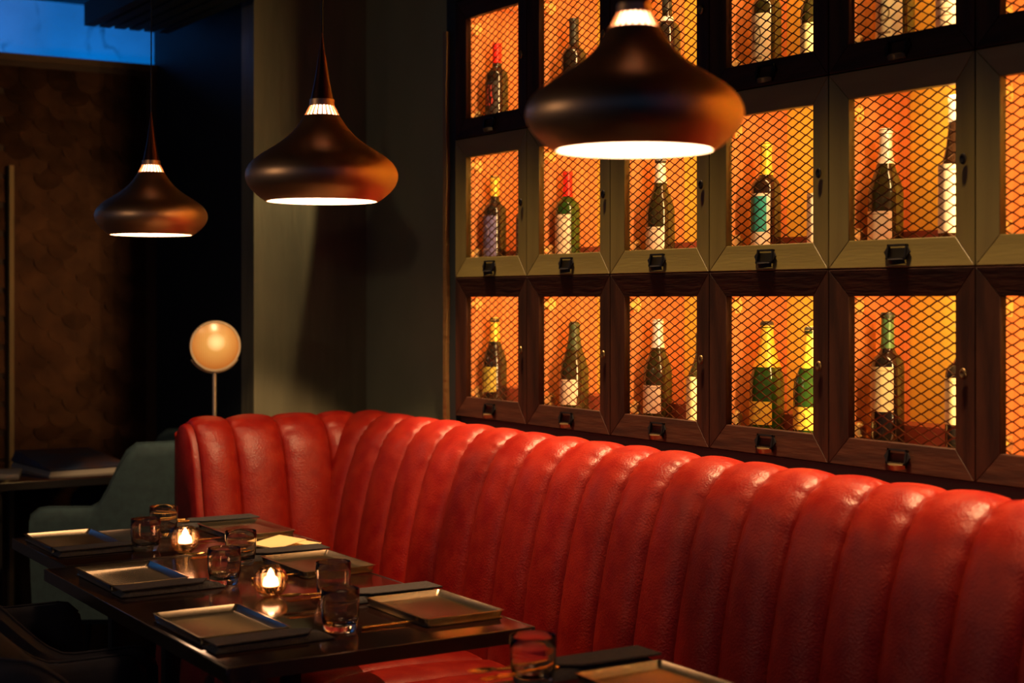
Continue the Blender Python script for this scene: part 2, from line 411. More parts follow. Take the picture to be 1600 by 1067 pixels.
gme = grille(); gme.materials.append(M['mesh'])
# carcass panels
DX = .245; tk = .012
c_side_far = box(.022, DX, HW-tk, HW-.0005, .001, RH-.001); c_side_far.materials.append(M['cedar'])
c_side_near = box(.022, DX, -HW+.0005, -HW+tk, .001, RH-.001); c_side_near.materials.append(M['cedar'])
c_top = box(.022, DX, -HW+tk, HW-tk, RH-.018, RH-.001); c_top.materials.append(M['cedar'])
c_bot = box(.022, DX, -HW+tk, HW-tk, .001, .034); c_bot.materials.append(M['cedar'])
c_back = box(DX, DX+.012, -HW+.001, HW-.001, .001, RH-.001); c_back.materials.append(M['backboard'])
c_ris = box(.15, DX, -HW+tk, HW-tk, .034, .088); c_ris.materials.append(M['riser'])
# card holder with finger pull
mb = MB()
a, b2 = .029, .017
for (q0, q1, q2, q3) in ((-a, a, b2-.004, b2), (-a, a, -b2, -b2+.004)): mb.box(-.006, 0, q0, q1, q2, q3)
for sgn in (-1, 1):
    mb.box(-.006, 0, min(sgn*a, sgn*(a-.005)), max(sgn*a, sgn*(a-.005)), -b2, b2)
    mb.add([(-.004, sgn*a, .012), (-.004, sgn*(a+.009), 0), (-.004, sgn*a, -.012), (0, sgn*a, .012), (0, sgn*(a+.009), 0), (0, sgn*a, -.012)], [(0, 1, 2), (5, 4, 3), (0, 3, 4, 1), (1, 4, 5, 2)])
pull_h = mb.mesh(0)
mb = MB(); pts = []
for i in range(9):
    t = i/8; y = -.026+.052*t; s = math.sin(PI*t)
    pts.append((y, s))
v = []; f = []
for (y, s) in pts:
    v += [(-.004, y, -.010), (-.006-.014*s, y, -.013-.002*s), (-.005-.012*s, y, -.022-.004*s), (-.001, y, -.024)]
for i in range(8):
    for k in range(3): f.append((i*4+k, (i+1)*4+k, (i+1)*4+k+1, i*4+k+1))
mb.add(v, f); pull_c = mb.mesh(40)
mb = MB(); T = Matrix.Rotation(-PI/2, 4, 'Y')
mb.lathe([(.0001, .003), (.004, .003), (.0055, .004), (.008, .003), (.009, 0)], 16, Matrix.Scale(1.35, 4, (0, 0, 1)) @ T); lock_me = mb.mesh(40)
# concealed hinge
mb = MB()
Th = Matrix.Rotation(PI/2, 4, 'Y')
mb.lathe([(.017, 0), (.017, .010), (.011, .012), (.0001, .012)], 14, Matrix.Translation((.022, -.026, 0)) @ Th)
mb.box(.030, .048, -.035, -.004, -.009, .009)
mb.box(.040, .085, -.010, 0, -.012, .012)
mb.box(.055, .075, -.016, -.008, -.020, .020)
mb.lathe([(.004, 0), (.004, .006), (.0001, .007)], 8, Matrix.Translation((.065, -.016, .013)) @ Matrix.Rotation(PI/2, 4, 'X'))
mb.lathe([(.004, 0), (.004, .006), (.0001, .007)], 8, Matrix.Translation((.065, -.016, -.013)) @ Matrix.Rotation(PI/2, 4, 'X'))
hinge_me = mb.mesh(30, bevel=.001, seg=1); hinge_me.materials.append(M['brass'])

def led(parent, loc, d, long_axis, length, watts):
    l = bpy.data.lights.new('led_strip', 'AREA'); l.shape = 'RECTANGLE'; l.size = length; l.size_y = .010; l.color = (1.0, .62, .24); l.energy = watts
    o = bpy.data.objects.new('led_strip', l); COL.objects.link(o); o.parent = parent
    z = -Vector(d).normalized(); x = Vector(long_axis); x = (x-z*x.dot(z)).normalized(); y = z.cross(x)
    o.matrix_local = Matrix.Translation(loc) @ Matrix((x, y, z)).transposed().to_4x4()
    return o
rown = ['bottom', 'middle', 'top']
coln = ['leftmost', 'second from left', 'third from left', 'fourth from left', 'fifth', 'rightmost']
inside = {(0, 0): 'yellow-necked olive-labelled bottle', (0, 1): 'dark-necked bottle', (0, 2): 'white-capped bottle', (0, 3): 'yellow-foiled bottles', (0, 4): 'green-capped cream-labelled bottle',
          (1, 0): 'blue-labelled bottle', (1, 1): 'red-capped green bottle', (1, 2): 'white-capped sloping bottle', (1, 3): 'teal-labelled bottle', (1, 4): 'two white-capped bottles',
          (2, 0): 'red-capped black bottle', (2, 1): 'slim dark bottle', (2, 2): 'white-banded dark bottle', (2, 3): 'cream-labelled olive bottle', (2, 4): 'large cream-labelled bottle'}
for r in range(3):
    st = 'olive' if r == 1 else 'wood'
    for c in range(9):
        what = inside.get((r, c))
        kind = 'olive-gold framed' if r == 1 else 'dark wood-framed'
        lab = f'{kind} locker, {coln[min(c, 5)]} in the {rown[r]} row' + (f', with {what}' if what else ', cut off by picture edge')
        if c > 5: lab = f'{kind} locker beyond the right edge of the picture, {rown[r]} row, {["nearest the picture edge", "between two others", "last of its row"][c-6]}'
        yc = Y0-CW*(c+.5)
        t = thing('wine_locker', lab, 'locker', (XF, yc, Z0+RH*r), 0, rown[r]+' row of wine lockers')
        for nm, me in (('side_panel', c_side_far), ('side_panel', c_side_near), ('top_panel', c_top), ('bottom_panel', c_bot), ('back_panel', c_back), ('riser', c_ris)): link(nm, me, None, t)
        d = bpy.data.objects.new('door', None); COL.objects.link(d); d.parent = t; d.empty_display_size = .05
        for nm, me in FR[st]: link(nm, me, None, d)
        link('grille', gme, None, d, (.016, 0, 0))
        hm = 'blackmetal' if r == 1 else 'darkbrass'
        if 'pullolive' not in globals():
            globals()['pullolive'] = pull_h.copy(); globals()['pullolive'].materials.clear(); globals()['pullolive'].materials.append(M['blackmetal'])
        key = 'pull'+st+'_'
        if key not in globals():
            pm = pull_h.copy(); pm.materials.clear(); pm.materials.append(M['blackmetal' if r == 1 else 'darkbrass']); globals()[key] = pm
            pc = pull_c.copy(); pc.materials.clear(); pc.materials.append(M['blackmetal' if r == 1 else 'darkbrass']); globals()[key+'c'] = pc
            lm = lock_me.copy(); lm.materials.clear(); lm.materials.append(M['blackmetal' if r == 1 else 'darkbrass']); globals()[key+'l'] = lm
        link('card_holder', globals()['pullolive'], None, d, (-.0065, 0, .034), (0, .18, 0))
        link('finger_pull', globals()[key+'c'], None, d, (-.0065, 0, .032))
        link('lock', globals()[key+'l'], None, d, (-.0085, -HW+.030, RH*.5))
        for hz in (RH-.085, .075): link('hinge', hinge_me, None, d, (0, HW-tk, hz))
        # LED strip behind the near stile, washing the inside of the locker
        led(t, (.034, -HW+.020, RH*.52), (.60, .80, -.02), (0, 0, 1), .34, LED_W)
        led(t, (.040, 0, RH-.024), (.35, .10, -.93), (0, 1, 0), .34, LED_W*.6)

# ------------------------------------------------------------------ bottles
def bottle_profile(kind, H):
    if kind == 'bordeaux':
        R = .0375; b = [(R-.006, 0), (R-.001, .003), (R, .010), (R, .60*H), (R*.96, .635*H), (R*.80, .675*H), (R*.55, .70*H), (.0155, .735*H), (.0140, .80*H), (.0136, .955*H), (.0155, .957*H), (.0155, .99*H), (.0136, H)]
    elif kind == 'burgundy':
        R = .040; b = [(R-.006, 0), (R-.001, .003), (R, .010), (R, .48*H), (R*.95, .53*H), (R*.80, .60*H), (R*.60, .67*H), (.0180, .74*H), (.0145, .82*H), (.0138, .955*H), (.0158, .957*H), (.0158, .99*H), (.0138, H)]
    elif kind == 'champagne':
        R = .0435; b = [(R-.007, 0), (R-.001, .003), (R, .010), (R, .46*H), (R*.95, .52*H), (R*.80, .60*H), (R*.60, .68*H), (.0205, .76*H), (.0165, .85*H), (.0150, .93*H), (.0175, .94*H), (.0175, .96*H), (.0165, .985*H), (.012, H)]
    else:
        R = .036; b = [(R-.006, 0), (R, .006), (R, .42*H), (R*.94, .48*H), (R*.76, .58*H), (R*.55, .68*H), (.0150, .80*H), (.0138, .955*H), (.0155, .957*H), (.0155, .99*H), (.0136, H)]
    return R, b
def prof_r(b, z):
    for (r0, z0), (r1, z1) in zip(b, b[1:]):
        if z0 <= z <= z1 and z1 > z0: return r0+(r1-r0)*(z-z0)/(z1-z0)
    return b[-1][0]
def bottle(kind, H, glass, cap, capfrac, label, lz, x, y, floor, lab, face=PI+.12, lhalf=1.0, band=None):
    R, b = bottle_profile(kind, H)
    t = thing('wine_bottle', lab, 'bottle', (x, y, floor), 0, 'wine bottles in the lockers')
    link('bottle_body', MB().lathe(b, 28, None, True, True).mesh(50), glass, t)
    if cap:
        z0 = H*(1-capfrac); pz = [z0+(H+.0006-z0)*i/10 for i in range(11)]
        pr = [(prof_r(b, min(z, H))+.0009, z) for z in pz]
        link('capsule', MB().lathe([(pr[0][0]-.0008, z0)]+pr, 24, None, False, True).mesh(50), cap, t)
    if band:
        z0, z1, bm_ = band
        pr = [(prof_r(b, z0*H+(z1-z0)*H*i/4)+.0008, z0*H+(z1-z0)*H*i/4) for i in range(5)]
        link('neck_band', MB().lathe(pr, 24).mesh(50), bm_, t)
    if label:
        za, zb = lz; n = 16; v = []; f = []
        for j, z in enumerate((za, zb)):
            for i in range(n+1):
                a = face-lhalf+2*lhalf*i/n; v.append(((R+.0008)*math.cos(a), (R+.0008)*math.sin(a), z))
        for i in range(n): f.append((i, i+1, n+2+i, n+1+i))
        me = bpy.data.meshes.new('label'); me.from_pydata(v, [], f); me.update(); me.shade_smooth()
        uv = me.uv_layers.new(name='UVMap')
        for p in me.polygons:
            for li in p.loop_indices:
                vi = me.loops[li].vertex_index; j, i = divmod(vi, n+1); uv.data[li].uv = (1-i/n, j)
        link('label', me, label, t)
    return t
FL = [Z0+.034+.0002, Z0+RH+.034+.0002, Z0+2*RH+.034+.0002]
bot = bottle
# bottom row
bot('burgundy', .283, 'g_black', 'cap_yellow', .27, 'lb_olive', (.045, .125), 2.600, 4.237, FL[0], 'dark sloping wine bottle with yellow neck foil and low olive-yellow label', band=(.93, 1.0, 'cap_dark'))
bot('champagne', .276, 'g_olive', 'cap_darkgreen', .30, 'lb_white', (.03, .105), 2.602, 3.786, FL[0], 'dark sparkling wine bottle with blackish green neck and a low cream label')
bot('burgundy', .287, 'g_olive', 'cap_white', .27, 'lb_white', (.03, .107), 2.602, 3.379, FL[0], 'sloping wine bottle with bright white capsule and low white label, in the bottom row')
bot('burgundy', .255, 'g_olive', 'cap_darkgreen', .22, 'lb_cream', (.02, .14), 2.585, 3.168, FL[0], 'greenish bottle half hidden at the right of the white-capped bottle, bottom row')
bot('champagne', .289, 'g_green', 'cap_goldfoil', .40, 'lb_yellow', (.03, .088), 2.605, 2.934, FL[0], 'dark green sparkling wine bottle with yellow foil neck and yellow label', band=(.955, 1.001, 'cap_dark'))
bot('champagne', .278, 'g_green', 'cap_goldfoil', .36, 'lb_yellow', (.03, .085), 2.590, 2.757, FL[0], 'bright green yellow-foiled bottle at the right edge of its locker, partly hidden', band=(.955, 1.001, 'cap_dark'))
bot('bordeaux', .313, 'g_black', 'cap_green', .26, 'lb_cream', (.088, .190), 2.600, 2.518, FL[0], 'tall shouldered black bottle with sage green capsule and broad cream label', band=(.965, 1.001, 'cap_dark'))
bot('bordeaux', .297, 'g_black', 'cap_white', .20, 'lb_cream', (.075, .175), 2.585, 2.284, FL[0], 'black bottle with pale neck label, cut by the right frame, bottom row', band=(.90, 1.001, 'cap_dark'))
# middle row
bot('bordeaux', .294, 'g_black', 'cap_yellow', .22, 'lb_blue', (.035, .165), 2.600, 4.237, FL[1], 'dark shouldered bottle with yellow capsule and violet-blue label', band=(.94, 1.001, 'cap_dark'))
bot('bordeaux', .245, 'g_black', 'cap_dark', .26, None, None, 2.600, 4.040, FL[1], 'black bottle barely showing beside the blue-labelled one')
bot('bordeaux', .280, 'g_green', 'cap_red', .27, 'lb_white', (.02, .150), 2.600, 3.818, FL[1], 'green shouldered bottle with bright red capsule and tall cream label')
bot('burgundy', .285, 'g_olive', 'cap_white', .24, 'lb_white', (.02, .095), 2.600, 3.364, FL[1], 'sloping olive bottle with white neck capsule and low white label, in the middle row', band=(.93, 1.001, 'cap_dark'))
bot('bordeaux', .291, 'g_brown', 'cap_goldfoil', .28, 'lb_teal', (.02, .162), 2.600, 2.932, FL[1], 'brown shouldered bottle with yellow capsule and teal and white label')
bot('bordeaux', .22, 'g_black', 'cap_dark', .26, 'lb_white', (.03, .15), 2.585, 2.712, FL[1], 'small pale-labelled bottle just showing at the right of the teal-labelled one')
bot('burgundy', .288, 'g_olive', 'cap_white', .28, 'lb_white', (.02, .098), 2.602, 2.526, FL[1], 'sloping dark bottle with long white capsule and square white label, fifth locker of middle row')
bot('flute', .338, 'g_brown', 'cap_white', .17, 'lb_white', (.04, .188), 2.580, 2.300, FL[1], 'tall slender bottle with white capsule and tall white label beside the right frame')
# top row
bot('bordeaux', .275, 'g_black', 'cap_red', .23, 'lb_red', (.03, .150), 2.600, 4.224, FL[2], 'black shouldered bottle with red capsule and dark label with red script')
bot('bordeaux', .288, 'g_black', 'cap_dark', .26, 'lb_red', (.02, .10), 2.600, 3.785, FL[2], 'slim all-dark bottle in the second locker of the top row, half behind the big lamp')
bot('bordeaux', .300, 'g_black', 'cap_dark', .20, 'lb_white', (.02, .13), 2.600, 3.335, FL[2], 'dark bottle with a white neck band behind the big lamp', band=(.70, .745, 'cap_white'))
bot('bordeaux', .300, 'g_olive', 'cap_darkgreen', .26, 'lb_emblem', (.03, .165), 2.600, 2.930, FL[2], 'olive bottle with tall cream emblem label, top row')
bot('burgundy', .280, 'g_olive', 'cap_dark', .26, 'lb_cream', (.03, .11), 2.585, 2.732, FL[2], 'pale olive bottle at the right edge of the fourth locker, top row')
bot('champagne', .300, 'g_olive', 'cap_dark', .30, 'lb_emblem', (.035, .140), 2.604, 2.498, FL[2], 'broad bottle with large cream emblem label, top row')
bot('bordeaux', .280, 'g_brown', 'cap_dark', .26, 'lb_lines', (.03, .140), 2.585, 2.310, FL[2], 'cream-labelled bottle cut by the right frame, top row')

# ------------------------------------------------------------------ banquette
bq = thing('banquette', 'long channel-tufted red leather banquette turning the corner under the wine lockers', 'banquette', (0, 0, 0))
def channel(name, prof2d, w0, w1, axis, bulge, nv=14, parent=bq, fanseed=0):
    """padded flute: prof2d = (depth, height) path, w0..w1 = extent along the bench"""
    P = spline([(a, b, 0) for a, b in prof2d], 6)
    n = len(P); v = []; f = []
    rnd = random.Random(fanseed)
    ph1, ph2 = rnd.uniform(0, 6), rnd.uniform(0, 6)
    for i, p in enumerate(P):
        d = (P[min(i+1, n-1)]-P[max(i-1, 0)]).normalized()
        nx, nz = -d.y, d.x             # outward
        for j in range(nv+1):
            u = -1+2*j/nv
            u = math.sin(u*PI/2)*.85+u*.15
            bb = bulge*(max(0, 1-abs(u)**2.2))**.55
            # small gathers near the seams
            if p.y > .97: bb *= 1-.30*min(1, (p.y-.97)/.06)
            edge = abs(u)**4
            crest = max(0, min(1, (p.y-.90)/.10))
            bb += (.0012+.0026*crest)*edge*math.sin(i*2.2+ph1+2.1*math.sin(i*.7+ph2)+(3 if u > 0 else 0))*(1-edge)*3
            bb += .0012*math.sin(i*.55+ph2)*(1-u*u)
            s = (w0+w1)/2+(w1-w0)/2*u
            a, z = p.x+nx*bb, p.y+nz*bb
            v.append((a, s, z) if axis == 'y' else (s, a, z))
    m = nv+1
    for i in range(n-1):
        for j in range(nv): f.append((i*m+j, i*m+j+1, (i+1)*m+j+1, (i+1)*m+j))
    me = fin(v, f, 0); me.shade_smooth()
    return link(name, me, 'leather', parent)
back = [(2.165, .42), (2.175, .55), (2.195, .70), (2.228, .85), (2.258, .94), (2.290, 1.005), (2.325, 1.040), (2.368, 1.050), (2.410, 1.040), (2.440, 1.0), (2.450, .93)]
seams = [4.735, 4.55, 4.386, 4.219, 4.055, 3.885, 3.715, 3.560, 3.400, 3.237, 3.080, 2.921, 2.768, 2.614, 2.458, 2.305, 2.150, 1.986, 1.825, 1.665, 1.505, 1.345]
for i in range(len(seams)-1): channel('back_channel', back, seams[i+1], seams[i], 'y', .031, fanseed=i)
wing = [(a+2.395, h) for a, h in back]
wing = [(4.58, .42), (4.588, .55), (4.605, .70), (4.632, .85), (4.655, .94), (4.682, 1.000), (4.712, 1.034), (4.75, 1.046), (4.79, 1.036), (4.82, 1.0), (4.83, .93)]
ws = [1.758, 1.884, 2.046, 2.212, 2.345]
for i in range(len(ws)-1): channel('back_channel', wing, ws[i], ws[i+1], 'x', .031, fanseed=50+i)
seat = [(2.20, .455), (2.05, .470), (1.90, .478), (1.76, .474), (1.67, .458), (1.615, .415), (1.60, .35), (1.60, .22), (1.605, .10)]
seat = seat[::-1]
sse = [4.60, 4.43]+seams[2:]
for i in range(len(sse)-1): channel('seat_channel', seat, sse[i+1], sse[i], 'y', .022, fanseed=100+i)
def prism(poly, w0, w1, axis, bevel=0):
    n = len(poly); v = []
    for w in (w0, w1):
        for a, z in poly: v.append((a, w, z) if axis == 'y' else (w, a, z))
    return fin(v, [tuple(range(n)), tuple(range(2*n-1, n-1, -1))]+[(i, (i+1) % n, n+(i+1) % n, n+i) for i in range(n)], 40, bevel=bevel)
link('back_frame', prism([(a+.006, h-.003) for a, h in back]+[(2.45, .04), (2.18, .04)], 1.345, 4.73, 'y'), 'leather', bq)
link('wing_frame', prism([(a+.006, h-.003) for a, h in wing]+[(4.83, .04), (4.60, .04)], 1.752, 2.42, 'x', .004), 'leather', bq)
# padded end of the wing: one rounded panel
v = []; f = []
P = spline([(a, b, 0) for a, b in [(4.60, .06), (4.59, .42)]+wing[1:]+[(4.83, .06)]], 5); n = len(P)
cx, cz = 4.71, .55
for k, (dx, sc) in enumerate([(0, 1.0), (-.010, .99), (-.018, .965), (-.022, .92), (-.024, .6), (-.024, .05)]):
    for p in P: v.append((1.756+dx, cx+(p.x-cx)*sc, cz+(p.y-cz)*(1-(1-sc)*.25 if sc > .9 else sc)))
for k in range(5):
    for i in range(n-1): f.append((k*n+i, k*n+i+1, (k+1)*n+i+1, (k+1)*n+i))
link('end_panel', fin(v, f, 60), 'leather', bq)
link('seat_base', box(1.622, 2.30, 1.345, 4.59, .0, .44), 'leather', bq)
link('kick_board', box(1.612, 1.64, 1.345, 4.59, .0, .09), 'blackmetal', bq)

# ------------------------------------------------------------------ pendants
def pendant(x, y, z, label):
    k = .34/633; yb = 825
    t = thing('pendant_lamp', label, 'lamp', (x, y, z), 0, 'copper pendant lamps over the tables')
    prof = [(228, 828), (236, 826), (262, 808), (296, 775), (313, 745), (317, 718), (311, 694), (294, 668), (262, 640), (225, 616), (190, 594), (152, 566), (122, 538), (98, 508), (82, 484), (72, 470)]
    P = [(p.x, p.y) for p in spline([(a, b, 0) for a, b in prof], 5)]
    link('shade', MB().lathe([(a*k, (yb-b)*k) for a, b in P], 72).mesh(60), 'copper', t)
    P2 = [(max(a-3.5, 5), b-1) for a, b in prof][1:]; P2 = [(228, 828)]+P2
    link('shade_lining', MB().lathe([(a*k, (yb-b)*k) for a, b in P2], 48).mesh(60), 'shadein', t)
    link('diffuser', MB().lathe([(.0001, -.001), (120*k, 0), (226*k, .004)], 48).mesh(60), 'diff', t)
    mb = MB(); NF = 22
    for i in range(NF):
        a = 2*PI*i/NF; T = Matrix.Rotation(a, 4, 'Z')
        v = []
        for (r0, r1, zz) in ((67, 73, 469), (47, 52, 429)):
            for rr in (r0, r1):
                for sy in (-1, 1): v.append(T @ Vector((rr*k, sy*(3.0 if zz > 440 else 2.2)*k, (yb-zz)*k)))
        mb.add(v, [(0, 1, 3, 2), (4, 6, 7, 5), (0, 4, 5, 1), (2, 3, 7, 6), (0, 2, 6, 4), (1, 5, 7, 3)])
    link('louvre_fins', mb.mesh(0), 'copper', t)
    link('lamp_core', MB().lathe([(66*k, (yb-470)*k), (46*k, (yb-428)*k)], 32).mesh(60), 'slit', t)
    link('collar', MB().lathe([(52*k, (yb-430)*k), (51*k, (yb-403)*k), (46*k, (yb-402)*k)], 40).mesh(30), 'copper', t)
    st = [(46, 402), (40, 370), (32, 330), (25, 290), (18, 245), (12, 205), (7, 165), (3.4, 140), (3.2, 120)]
    link('stem_cone', MB().lathe([(a*k, (yb-b)*k) for a, b in [(p.x, p.y) for p in spline([(a, b, 0) for a, b in st], 3)]], 32).mesh(60), mat('dark_copper', (.16, .06, .035), .35, 1), t)
    link('cable', MB().tube([(0, 0, (yb-125)*k), (0, 0, CH-z-.02)], .0022, 6).mesh(60), 'blackmetal', t)
    link('ceiling_rose', MB().lathe([(.05, CH-z-.0005), (.05, CH-z-.015), (.02, CH-z-.03), (.0001, CH-z-.03)], 24).mesh(40), 'blackmetal', t)
pendant(1.44, 1.93, 1.682, 'largest and nearest copper pendant lamp, hanging before the wine lockers')
pendant(1.4716, 3.138, 1.668, 'middle copper pendant lamp, hanging before the lit alcove wall')
pendant(1.575, 4.585, 1.646, 'smallest and farthest copper pendant lamp, hanging at the left by the scale screen')

# ------------------------------------------------------------------ disc floor lamp
fl = thing('disc_lamp', 'brass disc lamp with glowing ribbed round lens on a slim pole behind the banquette', 'lamp', (1.950, 5.02, 0), math.radians(-12))
hz = 1.286
Tl = Matrix.Translation((0, 0, hz)) @ Matrix.Rotation(PI/2, 4, 'X')
link('housing', MB().lathe([(.082, .010), (.086, .004), (.086, -.030), (.070, -.055), (.030, -.066), (.0001, -.068)], 40, Tl).mesh(40), 'blackmetal', fl)
link('bezel', MB().lathe([(.080, .012), (.087, .012), (.089, .004), (.087, -.006), (.082, -.006)], 40, Tl).mesh(30), 'pole', fl)
lens = MB().lathe([(.0805, .008), (.060, .016), (.035, .022), (.015, .024), (.0001, .0245)], 40, Matrix.Rotation(PI/2, 4, 'X')).mesh(60)
link('lens', lens, 'lamplens', fl, (0, 0, hz))
mb = MB(); mb.tube([(.092*math.sin(a), .01, hz-.092*math.cos(a)) for a in [(-60+120*i/12)*PI/180 for i in range(13)]], .004, 8)
link('yoke', mb.mesh(60), 'pole', fl)
link('pole', MB().tube([(0, .01, .02), (0, .01, hz-.09)], .0072, 12).mesh(60), 'pole', fl)
link('foot', MB().lathe([(.09, 0), (.09, .012), (.085, .018), (.010, .026), (.0001, .026)], 32, Matrix.Translation((0, .01, 0))).mesh(40), 'pole', fl)

# ------------------------------------------------------------------ tables
def table(x0, x1, ya, yb, label, pedestals):
    cx, cy = (x0+x1)/2, (ya+yb)/2; w, d = (x1-x0)/2, (yb-ya)/2
    t = thing('dining_table', label, 'table', (cx, cy, 0), 0, 'dining tables along the banquette')
    link('tabletop', box(-w+.004, w-.004, -d+.004, d-.004, .722, .750, .002), 'table', t)
    for nm, b in (('edge_strip', (-w, -w+.004, -d, d)), ('edge_strip', (w-.004, w, -d, d)), ('edge_strip', (-w+.004, w-.004, -d, -d+.004)), ('edge_strip', (-w+.004, w-.004, d-.004, d))):
        link(nm, box(*b, .720, .7505, .001, 40, 1), 'tedge', t)
    for px, py in pedestals:
        link('pedestal', box(px-cx-.018, px-cx+.018, py-cy-.018, py-cy+.018, .012, .712, .003), 'blackmetal', t)
        link('mounting_plate', box(px-cx-.11, px-cx+.11, py-cy-.11, py-cy+.11, .712, .722), 'blackmetal', t)
        link('foot_plate', box(px-cx-.19, px-cx+.19, py-cy-.19, py-cy+.19, 0, .012, .003), 'blackmetal', t)
    return t
table(1.09, 1.786, 2.745, 4.005, 'long black lacquered table set for four, in front of the banquette', ((1.365, 3.07), (1.365, 3.83)))
table(1.150, 1.885, 4.020, 4.565, 'small black lacquered table at the far end by the red corner', ((1.37, 4.29),))
table(1.10, 1.80, 1.35, 2.385, 'near black table cut off by the bottom of the picture', ((1.36, 1.70),))

TZ = .7512
def tray(x, y, rz, w, d, label):
    """square-rimmed pewter tray: sloped raised rim"""
    hx, hy = w/2, d/2
    rings = [(0, .0), (-.004, .002), (0.0, .014), (.003, .0165), (-.002, .017), (-.014, .0055), (-.018, .0045)]
    v = []; f = []
    cr = .008
    def loop(off, z):
        out = []
        for sx, sy, a0 in ((1, 1, 0), (-1, 1, 90), (-1, -1, 180), (1, -1, 270)):
            for k in range(4):
                a = math.radians(a0+30*k); out.append((sx*(hx+off-cr)+cr*math.cos(a), sy*(hy+off-cr)+cr*math.sin(a), z))
        return out
    n = 16
    for off, z in rings: v += loop(off, z)
    for i in range(len(rings)-1):
        for k in range(n): f.append((i*n+k, i*n+(k+1) % n, (i+1)*n+(k+1) % n, (i+1)*n+k))
    f.append(tuple(range(n-1, -1, -1))); f.append(tuple((len(rings)-1)*n+k for k in range(n)))
    o = link('tray', fin(v, f, 35), 'tray', None, (x, y, TZ), (0, 0, rz)); tag(o, label, 'tray', 'pewter trays at the place settings'); return o
def napkin(x, y, rz, L, Wd, label, soft=0):
    """folded linen roll, layered, its open end towards +x of its own frame"""
    v = []; f = []; nx, ny = 14, 6
    for s, zz in ((1, .016), (-1, 0)):
        for i in range(nx+1):
            for j in range(ny+1):
                u, q = i/nx, j/ny
                px, py = (u-.5)*L, (q-.5)*Wd*(1-.10*u)
                e = min(1, min(u, 1-u)*12, min(q, 1-q)*8)
                z = .0005 if s < 0 else .003+.011*e+.0025*math.sin(u*9+q*4)*e+soft*math.sin(q*PI)*math.sin(u*PI)*.02
                v.append((px, py, z))
    m = ny+1; K = (nx+1)*m
    for i in range(nx):
        for j in range(ny):
            a = i*m+j; f.append((a, a+m, a+m+1, a+1)); f.append((K+a, K+a+1, K+a+m+1, K+a+m))
    for i in range(nx): f.append((i*m, K+i*m, K+(i+1)*m, (i+1)*m)); a = i*m+ny; f.append((a, a+m, K+a+m, K+a))
    for j in range(ny): f.append((j, j+1, K+j+1, K+j)); a = nx*m+j; f.append((a, K+a, K+a+1, a+1))
    t = thing('napkin', label, 'napkin', (x, y, TZ), rz, 'charcoal napkins at the place settings')
    link('cloth', fin(v, f, 60), 'napkin', t)
    v = []; f = []   # upper flap folded over
    a, b = L*.5, Wd*.46
    pts = [(-a*.98, -b), (a*.55, -b*.9), (a*.75, b*.2), (a*.35, b*.95), (-a*.98, b)]
    for z in (.0150+soft*.01, .0185+soft*.012):
        for p in pts: v.append((p[0], p[1], z+.001*p[0]/a))
    n = 5; f = [(4, 3, 2, 1, 0), (5, 6, 7, 8, 9)]+[(i, (i+1) % n, n+(i+1) % n, n+i) for i in range(n)]
    link('flap', fin(v, f, 30, bevel=.001, seg=1), 'napkin', t)
    return t
def cutlery(x, y, rz, kind, label, z=TZ+.0002, tilt=0):
    mb = MB(); mb.tube([(0, 0, 0), (.05, 0, .001), (.11, 0, .0025)], [.0046, .0034, .0026], 8)
    if kind == 'spoon':
        v = []; f = []; n = 14
        for ring, (s, dz) in enumerate(((1, .0035), (.75, .001), (.35, -.001), (.02, -.0015))):
            for i in range(n):
                a = 2*PI*i/n; v.append((.138+.030*s*math.cos(a), .017*s*math.sin(a), .002+dz))
        for r_ in range(3):
            for i in range(n): f.append((r_*n+i, r_*n+(i+1) % n, (r_+1)*n+(i+1) % n, (r_+1)*n+i))
        mb.add(v, f)
    elif kind == 'fork':
        mb.box(.108, .132, -.010, .010, .001, .0032)
        for k in range(4): mb.box(.130, .168, -.010+k*.0059, -.0078+k*.0059, .0012, .003)
    else:
        v = [(.108, -.004, .002), (.108, .006, .002), (.20, .008, .003), (.215, .002, .0035), (.20, -.006, .003)]
        v += [(p[0], p[1], p[2]+.0014) for p in v]; mb.add(v, [(0, 1, 2, 3, 4), (9, 8, 7, 6, 5)]+[(i, (i+1) % 5, 5+(i+1) % 5, 5+i) for i in range(5)])
    o = link(kind, mb.mesh(50), 'gold', None, (x, y, z+.003), (0, tilt, rz)); tag(o, label, kind, 'gold cutlery at the place settings'); return o

